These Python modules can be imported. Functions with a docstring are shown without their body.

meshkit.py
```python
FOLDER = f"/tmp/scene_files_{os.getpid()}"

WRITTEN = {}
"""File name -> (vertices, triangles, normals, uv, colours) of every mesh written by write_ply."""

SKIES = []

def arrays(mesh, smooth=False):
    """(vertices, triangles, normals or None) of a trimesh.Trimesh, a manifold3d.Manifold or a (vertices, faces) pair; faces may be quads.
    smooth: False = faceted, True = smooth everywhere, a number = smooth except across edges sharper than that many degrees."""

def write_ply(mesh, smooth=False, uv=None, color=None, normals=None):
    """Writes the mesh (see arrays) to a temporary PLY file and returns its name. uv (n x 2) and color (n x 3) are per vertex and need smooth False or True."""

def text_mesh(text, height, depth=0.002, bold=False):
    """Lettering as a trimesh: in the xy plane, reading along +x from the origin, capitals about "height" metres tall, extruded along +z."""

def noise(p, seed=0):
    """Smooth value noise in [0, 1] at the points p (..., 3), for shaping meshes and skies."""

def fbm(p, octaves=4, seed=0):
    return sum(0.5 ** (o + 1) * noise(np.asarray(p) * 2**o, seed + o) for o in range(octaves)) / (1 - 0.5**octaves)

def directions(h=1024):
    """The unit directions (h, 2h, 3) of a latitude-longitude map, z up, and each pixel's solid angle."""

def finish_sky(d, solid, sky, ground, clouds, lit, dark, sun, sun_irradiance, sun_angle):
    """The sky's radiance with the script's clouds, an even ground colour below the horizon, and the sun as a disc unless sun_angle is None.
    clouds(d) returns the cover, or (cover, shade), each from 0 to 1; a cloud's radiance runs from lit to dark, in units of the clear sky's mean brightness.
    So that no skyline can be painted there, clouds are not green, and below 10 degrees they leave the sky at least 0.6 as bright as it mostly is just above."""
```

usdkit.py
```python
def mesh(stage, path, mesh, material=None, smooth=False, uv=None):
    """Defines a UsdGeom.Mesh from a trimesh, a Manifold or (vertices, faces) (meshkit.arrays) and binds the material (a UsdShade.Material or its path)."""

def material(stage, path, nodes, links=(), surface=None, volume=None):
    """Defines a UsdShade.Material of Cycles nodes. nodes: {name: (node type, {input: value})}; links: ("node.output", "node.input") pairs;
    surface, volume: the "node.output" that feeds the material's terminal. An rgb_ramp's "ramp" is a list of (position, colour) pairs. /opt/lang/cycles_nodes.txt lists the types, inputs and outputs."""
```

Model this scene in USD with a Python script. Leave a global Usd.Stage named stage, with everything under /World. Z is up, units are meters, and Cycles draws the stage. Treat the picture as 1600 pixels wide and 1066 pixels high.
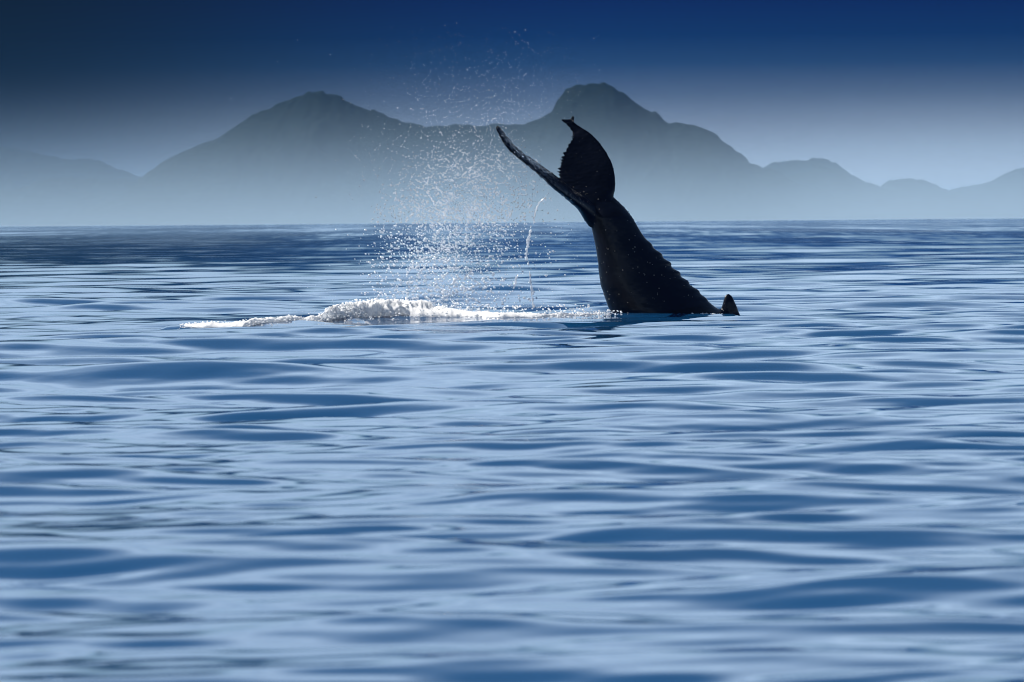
import math
import numpy as np
import trimesh
import manifold3d as m3
import usdkit
import meshkit
from pxr import Usd, UsdGeom, UsdLux, UsdShade, Gf, Sdf, Vt

stage = Usd.Stage.CreateInMemory()
UsdGeom.SetStageUpAxis(stage, UsdGeom.Tokens.z)
UsdGeom.SetStageMetersPerUnit(stage, 1.0)
world = UsdGeom.Xform.Define(stage, '/World')
stage.SetDefaultPrim(world.GetPrim())
UsdGeom.Scope.Define(stage, '/World/Looks')

# ------------------------------------------------------------------ camera
EYE = 1.55                      # eye height above the sea in a small boat
PITCH, ROLL = math.radians(1.339), math.radians(0.465)
cam = UsdGeom.Camera.Define(stage, '/World/camera')
cam.CreateFocalLengthAttr(180.0)
cam.CreateHorizontalApertureAttr(36.0)
cam.CreateVerticalApertureAttr(36.0 * 682 / 1024)
cam.CreateFStopAttr(6.3)
cam.CreateFocusDistanceAttr(84.5)
cam.CreateClippingRangeAttr(Gf.Vec2f(0.5, 200000))
EXPOSURE = 1.0
cam.CreateExposureAttr(EXPOSURE)
fw = np.array([0, math.cos(PITCH), -math.sin(PITCH)])
r0, u0 = np.array([1.0, 0, 0]), np.array([0, math.sin(PITCH), math.cos(PITCH)])
ri = math.cos(ROLL) * r0 - math.sin(ROLL) * u0
up = math.sin(ROLL) * r0 + math.cos(ROLL) * u0
cam.AddTransformOp().Set(Gf.Matrix4d(*ri, 0, *up, 0, *(-fw), 0, 0, 0, EYE, 1))

# ------------------------------------------------------------------ sky and sun
SUN_EL, SUN_AZ = math.radians(46), math.radians(-70)      # azimuth from +y towards +x: high on the left
SKY_STRENGTH, SUN_INTENSITY = 0.055, 1.2
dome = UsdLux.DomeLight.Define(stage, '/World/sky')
sky = usdkit.material(stage, '/World/Looks/sky', {
    'tc': ('texture_coordinate', {}),
    'xyz': ('separate_xyz', {}),
    'sky': ('sky_texture', {'sky_type': 'single_scattering', 'sun_disc': False, 'sun_elevation': SUN_EL, 'sun_rotation': SUN_AZ,
                            'altitude': 10.0, 'air_density': 1.0, 'aerosol_density': 0.6, 'ozone_density': 2.0}),
    # the band above the sea: pale at the horizon, quickly deepening to navy
    'elev': ('map_range', {'range_type': 'linear', 'from_min': 0.0, 'from_max': 0.06, 'to_min': 0.0, 'to_max': 1.0, 'clamp': True}),
    'low': ('rgb_ramp', {'ramp': [(0.0, (3.9, 4.4, 5.1)), (0.096, (3.5, 4.0, 4.8)), (0.21, (2.2, 2.75, 3.6)), (0.305, (1.35, 1.75, 2.5)), (0.407, (0.6, 0.95, 1.7)),
                                  (0.51, (0.12, 0.42, 1.2)), (0.60, (0.01, 0.20, 0.95)), (0.71, (0.0, 0.10, 0.8)), (0.80, (0.0, 0.10, 0.8)), (1.0, (0.35, 1.0, 2.6))]}),
    # low sky colour darkened towards the left, standing in for lens vignetting
    'az': ('map_range', {'range_type': 'smoothstep', 'from_min': -0.11, 'from_max': 0.02, 'to_min': 0.04, 'to_max': 1.0, 'clamp': True}),
    'azv': ('combine_xyz', {}),
    'lowaz': ('mix_color', {'blend_type': 'multiply', 'fac': 1.0, 'use_clamp': False}),
    'clear': ('mix_color', {'blend_type': 'multiply', 'fac': 1.0, 'b': (0.50, 0.62, 0.72), 'use_clamp': False}),
    'hi': ('map_range', {'range_type': 'smoothstep', 'from_min': 0.058, 'from_max': 0.11, 'to_min': 0.0, 'to_max': 1.0, 'clamp': True}),
    'mix': ('mix_color', {'blend_type': 'mix', 'use_clamp': True}),
    # pale cloud band added above the view so the sea reflects brighter sky
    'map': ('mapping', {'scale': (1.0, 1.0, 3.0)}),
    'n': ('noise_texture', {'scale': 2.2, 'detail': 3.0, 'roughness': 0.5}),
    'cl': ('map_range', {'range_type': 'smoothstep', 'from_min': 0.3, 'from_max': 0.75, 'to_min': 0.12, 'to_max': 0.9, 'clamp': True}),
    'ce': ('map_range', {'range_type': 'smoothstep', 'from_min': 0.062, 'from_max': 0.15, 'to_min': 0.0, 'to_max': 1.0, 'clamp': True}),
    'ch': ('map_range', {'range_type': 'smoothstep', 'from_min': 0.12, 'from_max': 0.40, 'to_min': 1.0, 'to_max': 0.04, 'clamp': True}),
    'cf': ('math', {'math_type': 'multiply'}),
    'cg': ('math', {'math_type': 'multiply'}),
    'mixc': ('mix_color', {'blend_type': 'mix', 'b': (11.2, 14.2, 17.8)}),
    'bg': ('background_shader', {'strength': SKY_STRENGTH}),
}, [('tc.generated', 'xyz.vector'), ('xyz.z', 'elev.value'), ('elev.result', 'low.fac'), ('xyz.x', 'az.value'), ('az.result', 'azv.x'), ('az.result', 'azv.y'), ('az.result', 'azv.z'),
    ('low.color', 'lowaz.a'), ('azv.vector', 'lowaz.b'), ('lowaz.result', 'mix.a'), ('sky.color', 'clear.a'), ('clear.result', 'mix.b'), ('xyz.z', 'hi.value'), ('hi.result', 'mix.fac'),
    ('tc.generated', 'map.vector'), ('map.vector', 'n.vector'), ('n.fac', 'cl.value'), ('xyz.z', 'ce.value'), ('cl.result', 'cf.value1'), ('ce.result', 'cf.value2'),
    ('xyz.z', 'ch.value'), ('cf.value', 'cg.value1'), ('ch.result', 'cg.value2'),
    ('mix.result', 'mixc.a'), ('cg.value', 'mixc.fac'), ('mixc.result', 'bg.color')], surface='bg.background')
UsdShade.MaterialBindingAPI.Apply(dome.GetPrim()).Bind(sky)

sun = UsdLux.DistantLight.Define(stage, '/World/sun')
sun.CreateIntensityAttr(SUN_INTENSITY)
sun.CreateAngleAttr(0.5)
sun.CreateNormalizeAttr(True)
sun.CreateColorAttr(Gf.Vec3f(1.0, 0.95, 0.87))
sd = np.array([math.cos(SUN_EL) * math.sin(SUN_AZ), math.cos(SUN_EL) * math.cos(SUN_AZ), math.sin(SUN_EL)])
sx = np.cross([0, 0, 1], sd); sx /= np.linalg.norm(sx)
sy = np.cross(sd, sx)
sun.AddTransformOp().Set(Gf.Matrix4d(*sx, 0, *sy, 0, *sd, 0, 0, 0, 0, 1))


# ------------------------------------------------------------------ helpers
def tag(prim, label=None, category=None, group=None, kind=None):
    p = prim.GetPrim() if hasattr(prim, 'GetPrim') else prim
    for k, v in (('label', label), ('category', category), ('group', group), ('kind', kind)):
        if v:
            p.SetCustomDataByKey(k, v)
    return p


def look(name, nodes, links, surface=None, volume=None):
    return usdkit.material(stage, '/World/Looks/' + name, nodes, links, surface=surface, volume=volume)


# ------------------------------------------------------------------ haze and sea mist
HAZE_TOP, HAZE_FAR = 345.0, 60000.0
haze_look = look('haze_air', {'v': ('principled_volume', {'color': (0.14, 0.42, 0.90), 'density': 1 / 150000.0, 'anisotropy': 0.45})}, [], volume='v.volume')
b = trimesh.creation.box(bounds=[[-16000, -400, -1.6], [16000, HAZE_FAR, HAZE_TOP]])
haze = usdkit.mesh(stage, '/World/haze', b, haze_look)
tag(haze, 'pale blue haze filling the air over the sea', 'haze', kind='stuff')

mist_look = look('mist_air', {
    'g': ('geometry', {}), 's': ('separate_xyz', {}),
    'r': ('map_range', {'range_type': 'linear', 'from_min': 235.0, 'from_max': -5.0, 'to_min': 0.0, 'to_max': 1.0, 'clamp': True}),
    'p': ('math', {'math_type': 'power', 'value2': 2.5}),
    'x': ('map_range', {'range_type': 'smoothstep', 'from_min': -1000.0, 'from_max': 0.0, 'to_min': 0.75, 'to_max': 1.0, 'clamp': True}),
    'x2': ('map_range', {'range_type': 'smoothstep', 'from_min': 280.0, 'from_max': 620.0, 'to_min': 1.0, 'to_max': 1.5, 'clamp': True}),
    'xx': ('math', {'math_type': 'multiply'}),
    'px': ('math', {'math_type': 'multiply'}),
    'd': ('math', {'math_type': 'multiply', 'value2': 1 / 1500.0}),
    'v': ('principled_volume', {'color': (0.56, 0.76, 0.94), 'anisotropy': 0.3}),
}, [('g.position', 's.vector'), ('s.z', 'r.value'), ('r.result', 'p.value1'), ('s.x', 'x.value'), ('p.value', 'px.value1'), ('s.x', 'x2.value'), ('x.result', 'xx.value1'), ('x2.result', 'xx.value2'), ('xx.value', 'px.value2'), ('px.value', 'd.value1'), ('d.value', 'v.density')], volume='v.volume')
b = trimesh.creation.box(bounds=[[-5000, 6500, -0.8], [5000, 8500, 235]])
mist = usdkit.mesh(stage, '/World/sea_mist', b, mist_look)
tag(mist, 'white sea mist lying low in front of the mountains', 'mist', kind='stuff')


# ------------------------------------------------------------------ sea
FOAM_LINE = np.array([(-5.3, 78.6, 0.0), (-4.97, 78.3, .05), (-4.7, 78.1, .13), (-4.08, 77.9, .17), (-3.6, 79.0, .13), (-3.05, 80.2, .12), (-2.85, 81.3, .20), (-2.5, 82.4, .27),
                      (-2.1, 83.0, .27), (-1.71, 83.2, .25), (-1.3, 83.0, .20), (-.83, 82.8, .15), (-.2, 82.2, .12), (.51, 82.1, .12), (1.1, 83.0, .12), (1.58, 83.7, .13),
                      (2.2, 83.8, .10), (2.7, 84.0, .05), (3.2, 84.3, .01), (3.7, 84.5, .0)])
seg = np.r_[0, np.cumsum(np.hypot(*np.diff(FOAM_LINE[:, :2], axis=0).T))]


def foam_at(t):
    """The crest line of the surge at arc length t: x, y and crest height."""
    return np.stack([np.interp(t, seg, FOAM_LINE[:, k]) for k in range(3)], -1)


def wave_components():
    rng = np.random.default_rng(23)
    out = []

    def band(n, l0, l1, slope, mean, spread):
        lam = np.exp(rng.uniform(math.log(l0), math.log(l1), n))
        th = math.radians(mean) + rng.normal(0, math.radians(spread), n)
        a = slope * math.sqrt(2.0 / n) * lam / (2 * math.pi)
        for l, t, amp in zip(lam, th, a):
            k = 2 * math.pi / l
            out.append((k * math.cos(t), k * math.sin(t), amp, rng.uniform(0, 2 * math.pi)))
    band(14, 20, 60, 0.011, -82, 16)
    band(40, 2.6, 9, 0.033, -83, 19)
    band(36, 1.4, 3.5, 0.048, -82, 17)
    band(20, 0.9, 2.6, 0.013, -30, 14)
    band(44, 0.7, 1.7, 0.054, -84, 16)
    band(52, 0.26, 0.8, 0.048, -82, 18)
    return np.array(out)


WAVES = wave_components()


def sea_rows():
    ys, y = [], 11.0
    while y < 58000:
        ys.append(y)
        if y < 2500:
            d = max(0.034, y * y / (EYE * 5120) * (0.36 if y < 60 else 0.2))
            if 77 < y < 89:
                d = min(d, 0.14)
            y += d
        else:
            y *= 1.06
    return np.array([-380, -100, -20, 0, 6, 9] + ys), len(ys)


def build_sea():
    ys, _ = sea_rows()
    dy = np.gradient(ys)
    n_in = 560
    u = np.linspace(-1, 1, n_in)
    outer = np.array([1.02, 1.06, 1.15, 1.35, 1.8, 2.6, 4.0])
    u = np.r_[-outer[::-1], u, outer]
    half = np.minimum(0.122 * np.abs(ys) + 1.2, 3800)
    far = np.minimum(half[:, None] * np.abs(u)[None, :], 15500)
    X = np.sign(u)[None, :] * far
    Y = np.repeat(ys[:, None], len(u), 1)
    Z = np.zeros_like(X)
    dx = half * 2 / n_in
    patch = 0.75 + 0.55 * meshkit.fbm(np.stack([X / 9.0, Y / 22.0, 0 * X], -1), 2, 5)
    for kx, ky, a, ph in WAVES:
        long_wave = kx * kx + ky * ky < (2 * math.pi / 1.2) ** 2
        att = np.maximum(np.exp(-(np.abs(ky) * dy / 1.7) ** 4), (0.5 if long_wave else 0.0) * (ys < 2400)) * np.exp(-(np.abs(kx) * dx / 1.7) ** 4)
        rows = np.nonzero(att > 0.01)[0]
        r0_, r1_ = rows[0], rows[-1] + 1
        w = a * att[r0_:r1_, None] * np.sin(kx * X[r0_:r1_] + ky * Y[r0_:r1_] + ph)
        if kx * kx + ky * ky > (2 * math.pi / 3.5) ** 2:
            w = w * patch[r0_:r1_]
        Z[r0_:r1_] += w
    # the water round the whale is smoothed and pushed up into a surge
    Z *= 1 - 0.75 * np.exp(-((X + 0.8) / 7.0) ** 4 - ((Y - 84.5) / 5.0) ** 2)
    near = (Y > 74) & (Y < 92) & (np.abs(X) < 9)
    P = np.stack([X[near], Y[near]], -1)
    L = foam_at(np.linspace(0, seg[-1], 260))
    best, bh = np.full(len(P), 1e9), np.zeros(len(P))
    for k in range(0, len(P), 4000):
        d = np.hypot(P[k:k + 4000, None, 0] - L[None, :, 0], (P[k:k + 4000, None, 1] - L[None, :, 1]) * 0.55)
        j = d.argmin(1)
        best[k:k + 4000], bh[k:k + 4000] = d[np.arange(len(j)), j], L[j, 2]
    Z[near] += (0.28 * bh + 0.03 * (bh > 0)) * np.exp(-(best / 0.40) ** 2)
    nr, nc = X.shape
    idx = np.arange(nr * nc).reshape(nr, nc)
    q = np.stack([idx[:-1, :-1], idx[:-1, 1:], idx[1:, 1:], idx[1:, :-1]], -1).reshape(-1, 4)
    return np.stack([X, Y, Z], -1).reshape(-1, 3), q, (ys, u, X, Z)


sea_look = look('sea_water', {
    'g': ('geometry', {}), 's': ('separate_xyz', {}),
    'rough': ('map_range', {'range_type': 'linear', 'from_min': 60.0, 'from_max': 900.0, 'to_min': 0.03, 'to_max': 0.14, 'clamp': True}),
    'fm': ('mapping', {'scale': (1 / 40.0, 1 / 900.0, 0.0)}),
    'fn': ('noise_texture', {'scale': 1.0, 'detail': 6.0, 'roughness': 0.8}),
    'fa': ('map_range', {'range_type': 'linear', 'from_min': 60.0, 'from_max': 700.0, 'to_min': 0.0, 'to_max': 0.46, 'clamp': True}),
    'fc': ('math', {'math_type': 'subtract', 'value2': 0.56}),
    'ft': ('math', {'math_type': 'multiply'}), 'fv': ('combine_xyz', {'x': 0.0, 'z': 0.0}),
    'fs': ('vector_math', {'math_type': 'add'}), 'fnorm': ('vector_math', {'math_type': 'normalize'}),
    'map': ('mapping', {'scale': (1.0, 0.8, 1.0)}),
    'n': ('noise_texture', {'scale': 4.5, 'detail': 2.0, 'roughness': 0.5}),
    'b': ('bump', {'strength': 0.15, 'distance': 0.01}),
    'p': ('principled_bsdf', {'base_color': (0.003, 0.036, 0.100), 'ior': 1.333, 'specular_ior_level': 0.5}),
}, [('g.position', 's.vector'), ('s.y', 'rough.value'), ('rough.result', 'p.roughness'), ('g.position', 'map.vector'), ('map.vector', 'n.vector'),
    ('n.fac', 'b.height'),
    ('g.position', 'fm.vector'), ('fm.vector', 'fn.vector'), ('fn.fac', 'fc.value1'), ('s.y', 'fa.value'), ('fc.value', 'ft.value1'), ('fa.result', 'ft.value2'), ('ft.value', 'fv.y'),
    ('b.normal', 'fs.vector1'), ('fv.vector', 'fs.vector2'), ('fs.vector', 'fnorm.vector1'), ('fnorm.vector', 'p.normal')], surface='p.BSDF')
sv, sq, SEA = build_sea()
print('sea triangles', 2 * len(sq))
sea = usdkit.mesh(stage, '/World/sea', (sv, sq), sea_look, smooth=True)
tag(sea, 'calm rippled blue sea reaching to the horizon', 'sea', kind='structure')


# ------------------------------------------------------------------ mountains
hill_look = look('wooded_slope', {
    'g': ('geometry', {}),
    'n': ('noise_texture', {'scale': 0.03, 'detail': 6.0, 'roughness': 0.6}),
    'r': ('rgb_ramp', {'ramp': [(0.3, (0.004, 0.007, 0.007)), (0.55, (0.006, 0.010, 0.010)), (0.75, (0.010, 0.013, 0.012))]}),
    'p': ('diffuse_bsdf', {}),
}, [('g.position', 'n.vector'), ('n.fac', 'r.fac'), ('r.color', 'p.color')], surface='p.BSDF')


def mountain(name, label, profile, y, depth, seed, step=7.0, rough=1.0):
    """A ridge of real depth: the crest follows the profile (metres), slopes run down to the sea before and behind it, cut by spurs and gullies."""
    p = np.array(profile, float)
    xs = np.arange(p[0, 0], p[-1, 0] + step, step)
    from scipy.interpolate import PchipInterpolator
    crest = PchipInterpolator(p[:, 0], p[:, 1])(np.clip(xs, p[0, 0], p[-1, 0]))
    v = np.r_[np.linspace(-1, -0.08, 34), np.linspace(-0.05, 0.05, 7), np.linspace(0.1, 1, 12)]
    X, V = np.meshgrid(xs, v)
    spur = meshkit.fbm(np.stack([X / 210.0, V * 1.6, 0 * X + seed], -1), 4, seed) - 0.5
    C = np.interp(X + 170 * spur * np.abs(V) * 2, xs, crest)
    fall = (1 - np.abs(V)) ** 1.15
    rill = meshkit.fbm(np.stack([X / 65.0, V * 4.0, 0 * X], -1), 4, seed + 3) - 0.5
    Z = C * fall * (1 + 0.5 * spur * np.minimum(np.abs(V) * 2.5, 1)) + rill * 34 * rough * np.minimum(np.abs(V) * 3, 1) * np.minimum(C / 120, 1)
    trees = meshkit.noise(np.stack([X / 11.0, V * depth / 14.0, 0 * X], -1), seed + 9) - 0.5 + 0.7 * (meshkit.noise(np.stack([X / 31.0, V * depth / 40.0, 0 * X], -1), seed + 5) - 0.5)
    Z += trees * 7.0 * rough * np.clip(C / 60, 0, 1) * (fall > 0)
    Z = np.where(np.abs(V) > 0.999, -0.6, np.maximum(Z, -0.5))
    Y = y + V * depth + 120 * spur * np.abs(V)
    idx = np.arange(X.size).reshape(X.shape)
    q = np.stack([idx[:-1, :-1], idx[:-1, 1:], idx[1:, 1:], idx[1:, :-1]], -1).reshape(-1, 4)
    m = usdkit.mesh(stage, '/World/' + name, (np.stack([X, Y, Z], -1).reshape(-1, 3), q), hill_look, smooth=True)
    tag(m, label, 'mountain' if name.startswith('mountain') else 'hill', kind='structure')


mountain('mountain', 'large twin peaked mountain rising across the bay behind the whale',
         [(-1100, -5), (-1040, 12), (-972.2, 33.4), (-896.8, 77.8), (-858.9, 115.0), (-806.1, 149.0), (-745.9, 178.5), (-678.1, 207.9), (-625.3, 240.4), (-565.1, 272.9), (-512.4, 294.9), (-474.8, 306.6),
          (-444.8, 309.3), (-407.5, 298.5), (-355.2, 275.7), (-295.4, 255.7), (-235.7, 232.8), (-175.8, 223.3), (-115.8, 227.3), (-70.9, 225.4), (-25.9, 229.6), (34.1, 230.6),
          (79.2, 246.7), (97.3, 257.0), (109.5, 282.4), (132.1, 306.1), (169.7, 317.8), (214.7, 322.0), (244.6, 314.2), (267.0, 297.6), (304.2, 270.3), (334.1, 255.1),
          (366.9, 232.4), (393.8, 227.6), (453.7, 216.7), (476.1, 204.5), (528.3, 163.6), (573.0, 128.8), (625.4, 113.4), (662.7, 92.1), (707.6, 76.8), (752.5, 56.9), (797.2, 11.6), (840, -5)],
         12000, 620, 3, step=5.0)
mountain('hill', 'pointed hill at the right foot of the twin peaked mountain',
         [(600, -5), (643.6, 20), (728.7, 106.9), (779.5, 126.8), (818.4, 143.3), (847.0, 136.3), (897.5, 114.0), (964.8, 88.2), (1015.3, 70.9), (1082.6, 53.5), (1149.9, 27.6), (1217.2, -5)], 13500, 420, 12)
mountain('hill_001', 'faint broad hill standing behind the pointed hill on the right',
         [(640, -5), (703.5, 87.8), (804.0, 162.9), (844.1, 182.6), (904.1, 190.1), (984.1, 195.4), (1024.0, 189.1), (1083.8, 152.7), (1123.6, 124.4), (1183.3, 83.9), (1242.8, 13.5), (1280, -5)], 16500, 460, 21)
mountain('hill_002', 'low rounded hill between the pointed hill and the right edge',
         [(960, -5), (1015.4, 42.0), (1090.7, 101.4), (1128.3, 116.1), (1184.5, 113.7), (1240.7, 100.2), (1296.7, 77.2), (1408.9, 29.5), (1502.5, -5)], 15000, 380, 33)
mountain('mountain_001', 'very faint mountain rising at the right edge of the bay',
         [(1440, -5), (1523.4, 27.2), (1642.5, 97.4), (1737.6, 120.4), (1808.9, 131.7), (1880.4, 166.7), (1975.5, 201.5), (2142.0, 259.5), (2379.1, 210.1), (2615.6, 18.3), (2660, -5)], 19500, 600, 41)
mountain('mountain_002', 'faint long mountain at the far left, highest at the edge',
         [(-2540, -5), (-2488.9, 59.7), (-2178.5, 223.3), (-1988.1, 269.2), (-1892.9, 296.9), (-1821.8, 286.9), (-1750.7, 267.3), (-1656.0, 247.6), (-1537.4, 241.9), (-1466.4, 212.8),
          (-1395.5, 188.5), (-1277.2, 144.8), (-1135.9, 25.0), (-1100, -5)], 19000, 600, 52)
mountain('hill_003', 'long uneven hill on the left in front of the far mountain',
         [(-1760, -5), (-1718.5, 17.3), (-1554.8, 79.4), (-1445.9, 102.0), (-1391.5, 105.2), (-1336.9, 126.5), (-1264.3, 135.0), (-1210.0, 130.9), (-1137.6, 126.7), (-1083.2, 129.9), (-974.9, 92.8), (-848.8, 10.3), (-810, -5)], 14500, 400, 63)
mountain('hill_004', 'low rounded headland below the left slope of the twin peaked mountain',
         [(-960, -5), (-929.6, 3.9), (-876.9, 29.7), (-811.1, 52.7), (-758.5, 56.2), (-679.8, 53.0), (-627.5, 38.1), (-575.2, 16.7), (-496.6, 0.3), (-470, -5)], 10500, 220, 74, step=4.0, rough=0.6)


# ------------------------------------------------------------------ whale
WX, WY = 0.0, 85.0
from scipy.interpolate import CubicSpline, PchipInterpolator


def loft(rings):
    """Closed rings (n, k, 3) to a manifold with capped ends."""
    n, k, _ = rings.shape
    v = np.vstack([rings.reshape(-1, 3), rings[0].mean(0), rings[-1].mean(0)])
    i, j = np.meshgrid(np.arange(n - 1), np.arange(k), indexing='ij')
    j2 = (j + 1) % k
    f = np.vstack([np.stack([i * k + j, i * k + j2, (i + 1) * k + j2], -1).reshape(-1, 3), np.stack([i * k + j, (i + 1) * k + j2, (i + 1) * k + j], -1).reshape(-1, 3)])
    jj = np.arange(k)
    f = np.vstack([f, np.stack([np.full(k, n * k), (jj + 1) % k, jj], -1), np.stack([np.full(k, n * k + 1), (n - 1) * k + jj, (n - 1) * k + (jj + 1) % k], -1)])
    t = trimesh.Trimesh(v, f, process=False)
    if t.volume < 0:
        f = f[:, ::-1]
    return m3.Manifold(m3.Mesh(vert_properties=v.astype(np.float32), tri_verts=f.astype(np.uint32)))


# tail stock: height, belly edge, back edge (metres), lateral half thickness
STOCK = np.array([(2.16, 1.38, 1.50, .012), (2.029, 1.27, 1.620, .06), (1.901, 1.215, 1.73, .13), (1.816, 1.24, 1.824, .18), (1.656, 1.281, 1.961, .24), (1.497, 1.312, 2.066, .27), (1.284, 1.363, 2.192, .30),
                  (1.071, 1.404, 2.371, .34), (0.859, 1.434, 2.56, .38), (0.646, 1.454, 2.75, .42), (0.486, 1.474, 2.919, .46), (0.327, 1.526, 3.088, .50), (0.167, 1.578, 3.278, .54),
                  (0.06, 1.619, 3.426, .57), (-0.047, 1.672, 3.66, .60), (-0.313, 1.755, 4.146, .68), (-0.846, 1.963, 4.886, .80), (-1.594, 2.33, 5.625, .9), (-2.2, 2.9, 5.9, .7), (-2.6, 3.7, 5.5, .3)])


def tail_stock():
    zs = np.r_[np.linspace(2.16, 0, 130), np.linspace(-0.03, -2.6, 50)]
    o = np.argsort(STOCK[:, 0])
    xl, xr, hw = (PchipInterpolator(STOCK[o, 0], STOCK[o, k])(zs) for k in (1, 2, 3))
    # knuckles along the back ridge
    knuckle = np.zeros_like(zs)
    for z0, amp, w in ((.98, .022, .05), (.83, .03, .05), (.67, .032, .055), (.52, .025, .05), (.37, .03, .06), (.24, .018, .05), (1.15, .012, .05)):
        knuckle += 2.1 * amp * np.exp(-((zs - z0) / w) ** 2)
    a = np.linspace(0, 2 * math.pi, 72, endpoint=False)
    ca, sa = np.cos(a), np.sin(a)
    cx, rx = (xl + xr) / 2, (xr - xl) / 2
    side = np.sign(sa) * np.abs(sa) ** 1.25        # narrow keels front and back
    X = cx[:, None] + rx[:, None] * ca[None, :] + knuckle[:, None] * (np.clip((ca - 0.55) / 0.45, 0, 1) ** 1.5)[None, :]
    Y = hw[:, None] * side[None, :] * (1 - 0.18 * ca[None, :]) + 0.16 * np.clip((zs - 1.6) / .4, 0, 1)[:, None]
    Z = np.repeat(zs[:, None], len(a), 1)
    return loft(np.stack([X, Y, Z], -1))


def fluke(sections, thick, n=150, k=44, serrate=0.0, ragged=0.0, seed=1, bulge=0.0):
    """One fluke from (leading edge, trailing edge) pairs along the span, with a rounded leading edge and a thin trailing one."""
    S = np.array(sections, float)                   # m, 2, 3
    t = np.r_[0, np.cumsum(np.linalg.norm(np.diff(S.mean(1), axis=0), axis=1))]
    t /= t[-1]
    tt = np.linspace(0, 1, n)
    LE, TE = (PchipInterpolator(t, S[:, k_])(tt) for k_ in (0, 1))
    th = np.interp(tt, *zip(*thick))
    rng = np.random.default_rng(seed)
    chord = TE - LE
    if serrate:
        tooth = tt * 31.3 + 0.35 * np.sin(tt * 23)
        saw = (tooth % 1.0) * rng.uniform(.45, 1.1, 40)[np.floor(tooth).astype(int) + 2]
        TE = TE + chord / np.linalg.norm(chord, axis=1, keepdims=True) * (saw * serrate * np.interp(tt, [0, .22, .3, .8, .9, 1], [0, .2, 1, 1, .5, .3]))[:, None]
    if ragged:
        LE = LE + np.cumsum(rng.normal(0, 1, (n, 3)), 0) * 0 + rng.normal(0, ragged, (n, 3))
    chord = TE - LE
    span = np.gradient((LE + TE) / 2, axis=0)
    nrm = np.cross(chord, span)
    nrm /= np.linalg.norm(nrm, axis=1, keepdims=True)
    a = np.linspace(0, 2 * math.pi, k, endpoint=False)
    c = (1 - np.cos(a)) / 2                          # 0 leading edge, 1 trailing edge
    prof = np.sign(np.sin(a)) * (2.1 * np.sqrt(np.maximum(c, 0)) * (1 - c) ** 0.75 * 0.5 + 0.10 * np.abs(np.sin(a)))
    camber = bulge * 4 * c * (1 - c)
    R = LE[:, None] + c[None, :, None] * chord[:, None] + nrm[:, None] * ((prof[None, :] * th[:, None]) + camber[None, :] * np.sin(math.pi * tt)[:, None])[..., None]
    return loft(R)


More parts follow.
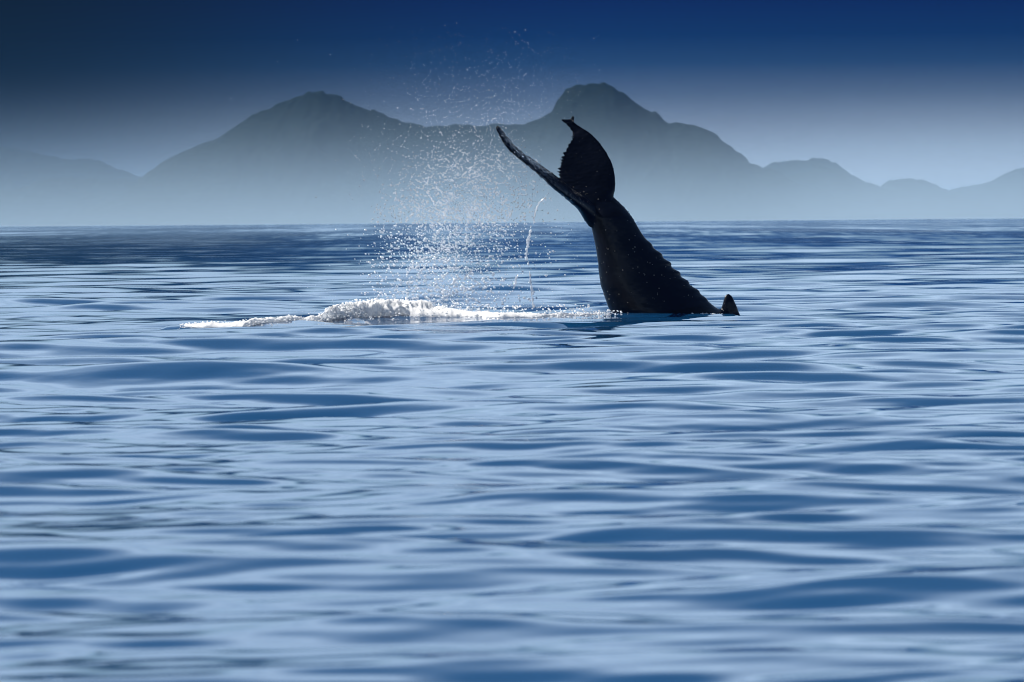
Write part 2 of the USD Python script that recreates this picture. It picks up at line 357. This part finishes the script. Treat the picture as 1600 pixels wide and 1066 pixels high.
FAR_FLUKE = [[(x, d * 0.42, z) for x, d, z in p] for p in [[(1.50, -.02, 1.40), (1.24, .0, 1.66)], [(1.60, .02, 1.62), (1.17, .0, 1.80)], [(1.700, .15, 1.866), (1.030, .1, 1.93)], [(1.739, 0.4, 2.165), (0.863, 0.35, 2.129)], [(1.703, 0.65, 2.435), (0.835, 0.6, 2.335)],
             [(1.613, 0.9, 2.642), (0.882, 0.85, 2.551)], [(1.49, 1.15, 2.829), (0.962, 1.1, 2.747)], [(1.333, 1.35, 2.995), (1.062, 1.3, 2.921)], [(1.185, 1.5, 3.096), (1.054, 1.47, 3.01)],
             [(1.09, 1.6, 3.163), (0.981, 1.58, 3.121)], [(1.005, 1.68, 3.231), (0.896, 1.68, 3.199)]]]
NEAR_FLUKE = [[(1.42, -.12, 1.42), (1.25, 0.02, 1.85)], [(1.30, -0.25, 1.62), (1.10, 0.03, 1.97)], [(1.127, -0.45, 1.794), (0.977, 0.05, 2.052)], [(0.914, -0.75, 1.953), (0.851, 0.1, 2.181)], [(0.703, -1.0, 2.111), (0.659, -0.05, 2.33)],
              [(0.493, -1.15, 2.3), (0.447, -0.2, 2.489)], [(0.285, -1.25, 2.468), (0.236, -0.45, 2.625)], [(0.077, -1.3, 2.637), (0.047, -0.7, 2.782)], [(-0.079, -1.35, 2.794), (-0.067, -0.95, 2.947)],
              [(-0.171, -1.4, 2.93), (-0.14, -1.15, 3.049)], [(-0.223, -1.4, 3.045), (-0.212, -1.3, 3.109)]]


def dorsal_fin():
    o = np.array([(3.38, -.30), (3.43, -.05), (3.475, .06), (3.50, .13), (3.525, .22), (3.555, .28), (3.60, .30), (3.655, .265), (3.715, .14), (3.785, -.03), (3.88, -.30)])
    t = np.linspace(0, 1, len(o))
    p = PchipInterpolator(t, o)(np.linspace(0, 1, 60))
    c = np.array([3.6, -.1])
    rings = []
    for w in np.linspace(-1, 1, 13):
        s = math.sqrt(max(1 - w * w, 0.02))
        q = c + (p - c) * np.array([0.55 + 0.45 * s, 0.25 + 0.75 * s])
        rings.append(np.column_stack([q[:, 0], np.full(len(q), w * 0.10), q[:, 1]]))
    return loft(np.array(rings))


tip = m3.Manifold.batch_hull([m3.Manifold.sphere(r, 12).translate(p) for r, p in ((.030, (1.00, .70, 3.205)), (.022, (.905, .705, 3.205)), (.012, (.872, .70, 3.222)))])
knob = m3.Manifold.batch_hull([m3.Manifold.sphere(r, 12).translate(p) for r, p in ((.035, (1.03, .70, 3.19)), (.024, (1.05, .70, 3.262)))])
body_m = tail_stock()
body_m += fluke(FAR_FLUKE, [(0, .30), (.12, .26), (.3, .15), (.6, .08), (1, .03)], n=260, serrate=.065, seed=4, bulge=.05)
body_m += fluke(NEAR_FLUKE, [(0, .28), (.15, .17), (.3, .12), (.5, .09), (.8, .065), (1, .035)], seed=7, ragged=.004)
body_m += dorsal_fin() + tip + knob
body_m = body_m.refine_to_length(0.034)
mm = body_m.to_mesh()
bm = trimesh.Trimesh(mm.vert_properties[:, :3], mm.tri_verts, process=True, merge_norm=True)


def soften(mesh, weight, rounds):
    """Laplacian smoothing where weight says so: melts the joints together."""
    import scipy.sparse as sp
    e = mesh.edges_unique
    n = len(mesh.vertices)
    A = sp.coo_matrix((np.ones(2 * len(e)), (np.r_[e[:, 0], e[:, 1]], np.r_[e[:, 1], e[:, 0]])), (n, n)).tocsr()
    deg = np.asarray(A.sum(1)).ravel()
    v = mesh.vertices.copy()
    for _ in range(rounds):
        v += weight[:, None] * 0.6 * (A @ v / deg[:, None] - v)
    mesh.vertices = v


V = bm.vertices
root = np.exp(-(np.linalg.norm((V - [1.36, 0, 1.80]) / [.42, .4, .30], axis=1)) ** 4)
finj = np.exp(-(np.linalg.norm((V - [3.55, 0, 0.0]) / [.35, .3, .05], axis=1)) ** 4)
soften(bm, np.clip(root + finj + 0.015, 0, 1), 22)
# skin relief: scarred flukes, smooth flanks
V = bm.vertices
N = bm.vertex_normals
rough_w = np.clip((V[:, 2] - 1.7) / 0.4, 0, 1)
near_w = np.clip((1.25 - V[:, 0]) / 0.5, 0, 1) * (V[:, 1] < 0.12)
rel = (meshkit.fbm(V * 11, 3, 2) - 0.5) * 0.008 + rough_w * (meshkit.fbm(V * 26, 2, 8) - 0.5) * 0.007 + near_w * (meshkit.noise(V * 19, 5) - 0.45) * 0.034
bm.vertices = V + N * rel[:, None]

skin = look('whale_skin', {
    'tc': ('texture_coordinate', {}),
    'n': ('noise_texture', {'scale': 7.0, 'detail': 6.0, 'roughness': 0.65}),
    'base': ('rgb_ramp', {'ramp': [(0.3, (0.0006, 0.0016, 0.006)), (0.6, (0.001, 0.0022, 0.007)), (0.8, (0.009, 0.009, 0.011))]}),
    'm': ('mapping', {'scale': (1.0, 1.0, 0.55), 'rotation': (0.0, 0.6, 0.0)}),
    'v': ('noise_texture', {'scale': 21.0, 'detail': 3.0, 'roughness': 0.6}),
    'spot': ('map_range', {'range_type': 'smoothstep', 'from_min': 0.70, 'from_max': 0.80, 'to_min': 0.0, 'to_max': 0.8, 'clamp': True}),
    'mix': ('mix_color', {'blend_type': 'mix', 'b': (0.30, 0.29, 0.29)}),
    'bn': ('noise_texture', {'scale': 45.0, 'detail': 3.0}),
    'b': ('bump', {'strength': 0.2, 'distance': 0.008}),
    'p': ('principled_bsdf', {'roughness': 0.24, 'specular_ior_level': 0.17}),
}, [('tc.object', 'n.vector'), ('n.fac', 'base.fac'), ('tc.object', 'm.vector'), ('m.vector', 'v.vector'), ('v.fac', 'spot.value'), ('base.color', 'mix.a'), ('spot.result', 'mix.fac'),
    ('mix.result', 'p.base_color'), ('tc.object', 'bn.vector'), ('bn.fac', 'b.height'), ('b.normal', 'p.normal')], surface='p.BSDF')
barnacle_glint_look = look('barnacle_glint', {
    'i': ('geometry', {}),
    'r': ('rgb_ramp', {'ramp': [(0.0, (0.08, 0.07, 0.065)), (0.5, (0.22, 0.20, 0.19)), (1.0, (0.62, 0.60, 0.58))]}),
    'p': ('principled_bsdf', {'roughness': 0.45})}, [('i.random_per_island', 'r.fac'), ('r.color', 'p.base_color')], surface='p.BSDF')

whale = UsdGeom.Xform.Define(stage, '/World/whale')
whale.AddTranslateOp().Set(Gf.Vec3d(WX, WY, 0.015))
tag(whale, 'dark whale diving head down with its raised tail flukes dripping water', 'whale')
usdkit.mesh(stage, '/World/whale/body', bm, skin, smooth=50)
# Barnacles, pale ones imitating wet glints, along the near fluke and notch
rng = np.random.default_rng(5)
Fc, Fn = bm.triangles_center, bm.face_normals
w = bm.area_faces * ((Fc[:, 1] < 0.1) * (Fc[:, 2] > 1.75) * (Fc[:, 0] < 1.3) * (1.0 + 3.0 * (Fc[:, 0] < 0.2)) + 0.25 * (Fc[:, 1] > 0.3) * (Fc[:, 2] > 2.0) * (Fc[:, 0] < 1.15))
pick = rng.choice(len(Fc), 170, p=w / w.sum())
cone = trimesh.creation.revolve(np.array([(0, -0.3), (1.0, -0.3), (0.62, 0.55), (0.30, 0.60), (0.0, 0.35)]), sections=8)
parts = []
wb = bm.area_faces * (Fc[:, 1] < -0.02) * (Fc[:, 2] > 0.15) * (Fc[:, 2] < 1.9) * (Fc[:, 0] > 1.3)
wn = bm.area_faces * np.exp(-(np.linalg.norm((Fc - [1.08, -.15, 1.95]) / [.16, .35, .10], axis=1)) ** 2) * (Fn[:, 1] < .3)
pick = np.r_[pick, rng.choice(len(Fc), 60, p=wn / wn.sum()), rng.choice(len(Fc), 60, p=wb / wb.sum())]
for f in pick:
    c = cone.copy()
    c.apply_scale(rng.uniform(.006, .016))
    c.apply_transform(trimesh.geometry.align_vectors([0, 0, 1], Fn[f]))
    c.apply_translation(Fc[f])
    parts.append(c)
tag(usdkit.mesh(stage, '/World/whale/barnacles_and_glints', trimesh.util.concatenate(parts), barnacle_glint_look), kind='stuff')


# ------------------------------------------------------------------ foam, spray and dripping water
foam_look = look('white_foam', {
    'd': ('diffuse_bsdf', {'color': (0.95, 0.95, 0.95)}),
    't': ('translucent_bsdf', {'color': (0.93, 0.94, 0.95)}),
    'g': ('glossy_bsdf', {'color': (0.9, 0.9, 0.9), 'roughness': 0.25}),
    'm': ('mix_closure', {'fac': 0.5}), 'm2': ('mix_closure', {'fac': 0.03}),
}, [('d.BSDF', 'm.closure1'), ('t.BSDF', 'm.closure2'), ('m.closure', 'm2.closure1'), ('g.BSDF', 'm2.closure2')], surface='m2.closure')

rng = np.random.default_rng(21)
ball = trimesh.creation.icosphere(subdivisions=1)
ball2 = trimesh.creation.icosphere(subdivisions=2)


def sea_height(x, y):
    """Height of the built sea surface at a point."""
    ys, u, X, Z = SEA
    i = np.clip(np.searchsorted(ys, y) - 1, 0, len(ys) - 2)
    f = (y - ys[i]) / (ys[i + 1] - ys[i])
    return (1 - f) * np.interp(x, X[i], Z[i]) + f * np.interp(x, X[i + 1], Z[i + 1])


lumps = []


def lump(x, y, z, r, src=ball):
    b_ = src.copy()
    v = b_.vertices * (1 + 0.45 * (meshkit.noise(b_.vertices * 1.7 + rng.uniform(0, 90, 3), 3)[:, None] - 0.4))
    b_.vertices = v * r * np.array([rng.uniform(.9, 1.6), rng.uniform(.9, 1.5), rng.uniform(.6, 1.05)]) + [x, y, z]
    lumps.append(b_)


for _ in range(14000):
    t = rng.uniform(0.25, seg[-1] - 0.3)
    x, y, h = foam_at(t)
    main = -2.95 < x < -1.1
    dens = np.interp(x, [-5, -4.6, -4.0, -3.4, -2.9, -2.6, -1.6, -1.0, .0, .6, 1.2, 1.6, 1.85, 3.0, 3.2, 3.4, 3.5], [.25, .6, .7, .35, .5, 1, 1, .9, .7, .65, .45, .2, 0, 0, .25, .2, 0])
    off = rng.normal(0.02 if main else 0.06, 0.24 if main else 0.20)
    px, py = x + rng.normal(0, .06), y + off
    if rng.random() > dens * (1 if main else np.clip(2.4 * meshkit.fbm(np.array([px * 3.2, py * 3.2, 7.0]), 3, 2) - 0.55, 0, 1)):
        continue
    top = h * math.exp(-(off / (0.45 if main else 0.3)) ** 2)
    z = sea_height(px, py) * (0.8 if main else 1) + top * (0.74 * rng.uniform(0.1, 1.0) if main else rng.uniform(-.05, .55))
    lump(px, py, z, rng.uniform(.003, .013) if main else .003 + .013 * rng.random() ** 2)
for _ in range(700):                                     # ragged top of the main splash
    x = rng.uniform(-2.95, -1.1)
    t = np.interp(x, FOAM_LINE[:, 0], seg)
    fx, fy, h = foam_at(t)
    lump(fx, fy + rng.normal(.1, .2), h * rng.uniform(.5, 1.15), rng.uniform(.004, .017))
for _ in range(160):                                     # flecks jumping off the thin crest
    x = rng.uniform(-1.1, 1.3)
    fx, fy, h = foam_at(np.interp(x, FOAM_LINE[:, 0], seg))
    lump(fx, fy + rng.normal(.1, .2), h * rng.uniform(.7, 1.6), rng.uniform(.006, .014))
ts, ph_ = np.linspace(0.4, seg[-1] - 2.6, 520), np.linspace(0, 2 * math.pi, 30, endpoint=False)
pc = foam_at(ts)
base = np.array([sea_height(px, py) for px, py, _ in pc])
full = np.interp(pc[:, 0], [-5, -4.7, -4, -3.3, -2.85, -1.5, -.9, 0.2, 1.3], [.05, .32, .40, .34, 1, 1, .6, .45, .05])
RX = np.repeat(pc[:, :1], 30, 1)
RY = pc[:, 1:2] + 0.02 + (0.10 + 0.30 * full[:, None]) * np.cos(ph_)[None, :]
RZ = base[:, None] * 0.8 + (0.03 + pc[:, 2:3] * 0.72 * full[:, None] + 0.02 * full[:, None]) * np.sin(ph_)[None, :] - 0.01
ring = np.stack([RX, RY, RZ], -1)
nz = (meshkit.fbm(ring * 5.0, 3, 31) - 0.5) * 0.16 + (meshkit.fbm(ring * 15.0, 4, 32) - 0.5) * 0.13
ring += np.stack([nz * 0.6, np.cos(ph_)[None, :] * nz, np.sin(ph_)[None, :] * nz], -1) * full[:, None, None].clip(.35)
ii, jj = np.meshgrid(np.arange(len(ts) - 1), np.arange(30), indexing='ij')
quads = np.stack([ii * 30 + jj, ii * 30 + (jj + 1) % 30, (ii + 1) * 30 + (jj + 1) % 30, (ii + 1) * 30 + jj], -1).reshape(-1, 4)
lumps.append(trimesh.Trimesh(ring.reshape(-1, 3), np.vstack([quads[:, [0, 2, 1]], quads[:, [0, 3, 2]]]), process=False))
foam = usdkit.mesh(stage, '/World/foam', trimesh.util.concatenate(lumps), foam_look, smooth=True)
tag(foam, 'ridge of white foam on the water left of the whale', 'foam', kind='stuff')

drop_look = look('water_drop', {
    'd': ('diffuse_bsdf', {'color': (0.85, 0.87, 0.90)}),
    't': ('translucent_bsdf', {'color': (0.85, 0.88, 0.92)}),
    'g': ('glossy_bsdf', {'color': (1, 1, 1), 'roughness': 0.15}),
    'm': ('mix_closure', {'fac': 0.55}), 'm2': ('mix_closure', {'fac': 0.12}),
}, [('d.BSDF', 'm.closure1'), ('t.BSDF', 'm.closure2'), ('m.closure', 'm2.closure1'), ('g.BSDF', 'm2.closure2')], surface='m2.closure')


def spray():
    pos, size = [], []

    def add(n, fx, fz, r0_, r1_, depth):
        x, z = fx(n), fz(n)
        keep = (z > 0.02) & (x < np.interp(z, [0, 1, 1.7, 2.1, 3.2, 3.5], [1.15, 1.3, .95, .72, .78, 1.6])) & (x < np.interp(z, [1.75, 2.3, 3.2, 3.3], [9, .45, -.05, 9]) + rng.exponential(.16, n))
        x, z = x[keep], z[keep]
        pos.append(np.column_stack([x, rng.normal(84.6, depth, len(x)), z]))
        size.append((r0_ + (r1_ - r0_) * rng.random(len(x)) ** 2.2) * np.exp(-z / 9.0))
    # clumps of drops low over the foam
    for _ in range(120):
        cx, cz = rng.normal(-1.2, .58), rng.uniform(.1, 2.0)
        cx = max(cx, -2.2)
        add(16, lambda n: rng.normal(cx, .13, n), lambda n: rng.normal(cz, .12, n), .006, .022, .6)
    add(1500, lambda n: np.maximum(rng.normal(-1.2, .62, n), -2.1 - .5 * rng.random(n) ** 2), lambda n: 1.9 * rng.beta(1.0, 1.3, n) + .05, .006, .022, .7)
    add(2000, lambda n: rng.normal(-.75, .70, n), lambda n: 2.0 + .55 * rng.normal(0, 1, n), .0070, .0165, .8)
    for _ in range(60):
        cx, cz = rng.normal(-.6, .6), rng.uniform(1.4, 2.6)
        add(14, lambda n: rng.normal(cx, .16, n), lambda n: rng.normal(cz, .10, n), .007, .017, .7)
    add(620, lambda n: rng.normal(-.25, .75, n), lambda n: 2.6 + 2.2 * rng.beta(1.1, 1.9, n), .0046, .0098, .9)
    add(400, lambda n: rng.normal(-.9, 1.0, n), lambda n: 2.2 + 2.6 * rng.random(n), .0046, .0098, .9)
    add(200, lambda n: rng.normal(.45, .45, n), lambda n: rng.uniform(.1, 1.6, n), .003, .009, .7)
    add(60, lambda n: rng.normal(-3.0, .3, n), lambda n: rng.exponential(.14, n), .004, .010, .5)
    return np.vstack(pos), np.concatenate(size)


pos, size = spray()
inst = UsdGeom.PointInstancer.Define(stage, '/World/spray')
tag(inst, 'cloud of bright water drops thrown up beside the raised flukes', 'spray', kind='stuff')
proto = usdkit.mesh(stage, '/World/spray/drop', ball, drop_look, smooth=True)
inst.CreatePrototypesRel().SetTargets([proto.GetPath()])
inst.CreateProtoIndicesAttr(Vt.IntArray([0] * len(pos)))
inst.CreatePositionsAttr(Vt.Vec3fArray.FromNumpy(pos.astype(np.float32)))
sc = np.column_stack([size * rng.uniform(1.0, 1.4, len(pos)), size, size * rng.uniform(.8, 1.1, len(pos))])
inst.CreateScalesAttr(Vt.Vec3fArray.FromNumpy(sc.astype(np.float32)))
tilt = np.radians(rng.normal(24, 22, len(pos)))
inst.CreateOrientationsAttr(Vt.QuathArray([Gf.Quath(math.cos(a / 2), 0, math.sin(a / 2), 0) for a in tilt]))


def stream(name, label, pts, r, beads):
    """A strand of falling water: joined beads of uneven size along a path."""
    p = np.array(pts, float)
    t = np.linspace(0, 1, len(p))
    c = PchipInterpolator(t, p)
    M = []
    prev = None
    for s in np.linspace(0, 1, beads):
        q = c(s) + rng.normal(0, .35 * r, 3)
        rr = r * rng.uniform(.22, 1.25)
        sph = m3.Manifold.sphere(rr, 10).translate(q)
        M.append(m3.Manifold.batch_hull([prev, sph]) if prev is not None else sph)
        prev = sph
    m = m3.Manifold.batch_boolean(M, m3.OpType.Add)
    tag(usdkit.mesh(stage, '/World/' + name, m, drop_look, smooth=60), label, 'water stream', group='water streaming off the flukes')


y_ = 84.2
stream('water_stream', 'bent strand of falling water crossing the horizon below the fluke', [(.323, y_, 1.40), (.285, y_, 1.25), (.262, y_, 1.10), (.245, y_, .92)], .022, 26)
stream('water_stream_001', 'straight broken strand of water falling to the foam left of the whale', [(.30, y_, .72), (.316, y_, .55), (.335, y_, .35), (.35, y_, .14)], .018, 17)
stream('water_stream_002', 'short slanting strand of water, leftmost of those below the fluke', [(.10, y_, .66), (.07, y_, .57), (.03, y_, .45)], .018, 9)
stream('water_stream_003', 'curved trail of large drops leaving the underside of the near fluke', [(.56, y_, 1.93), (.47, y_, 1.85), (.40, y_, 1.70), (.37, y_, 1.50)], .014, 13)
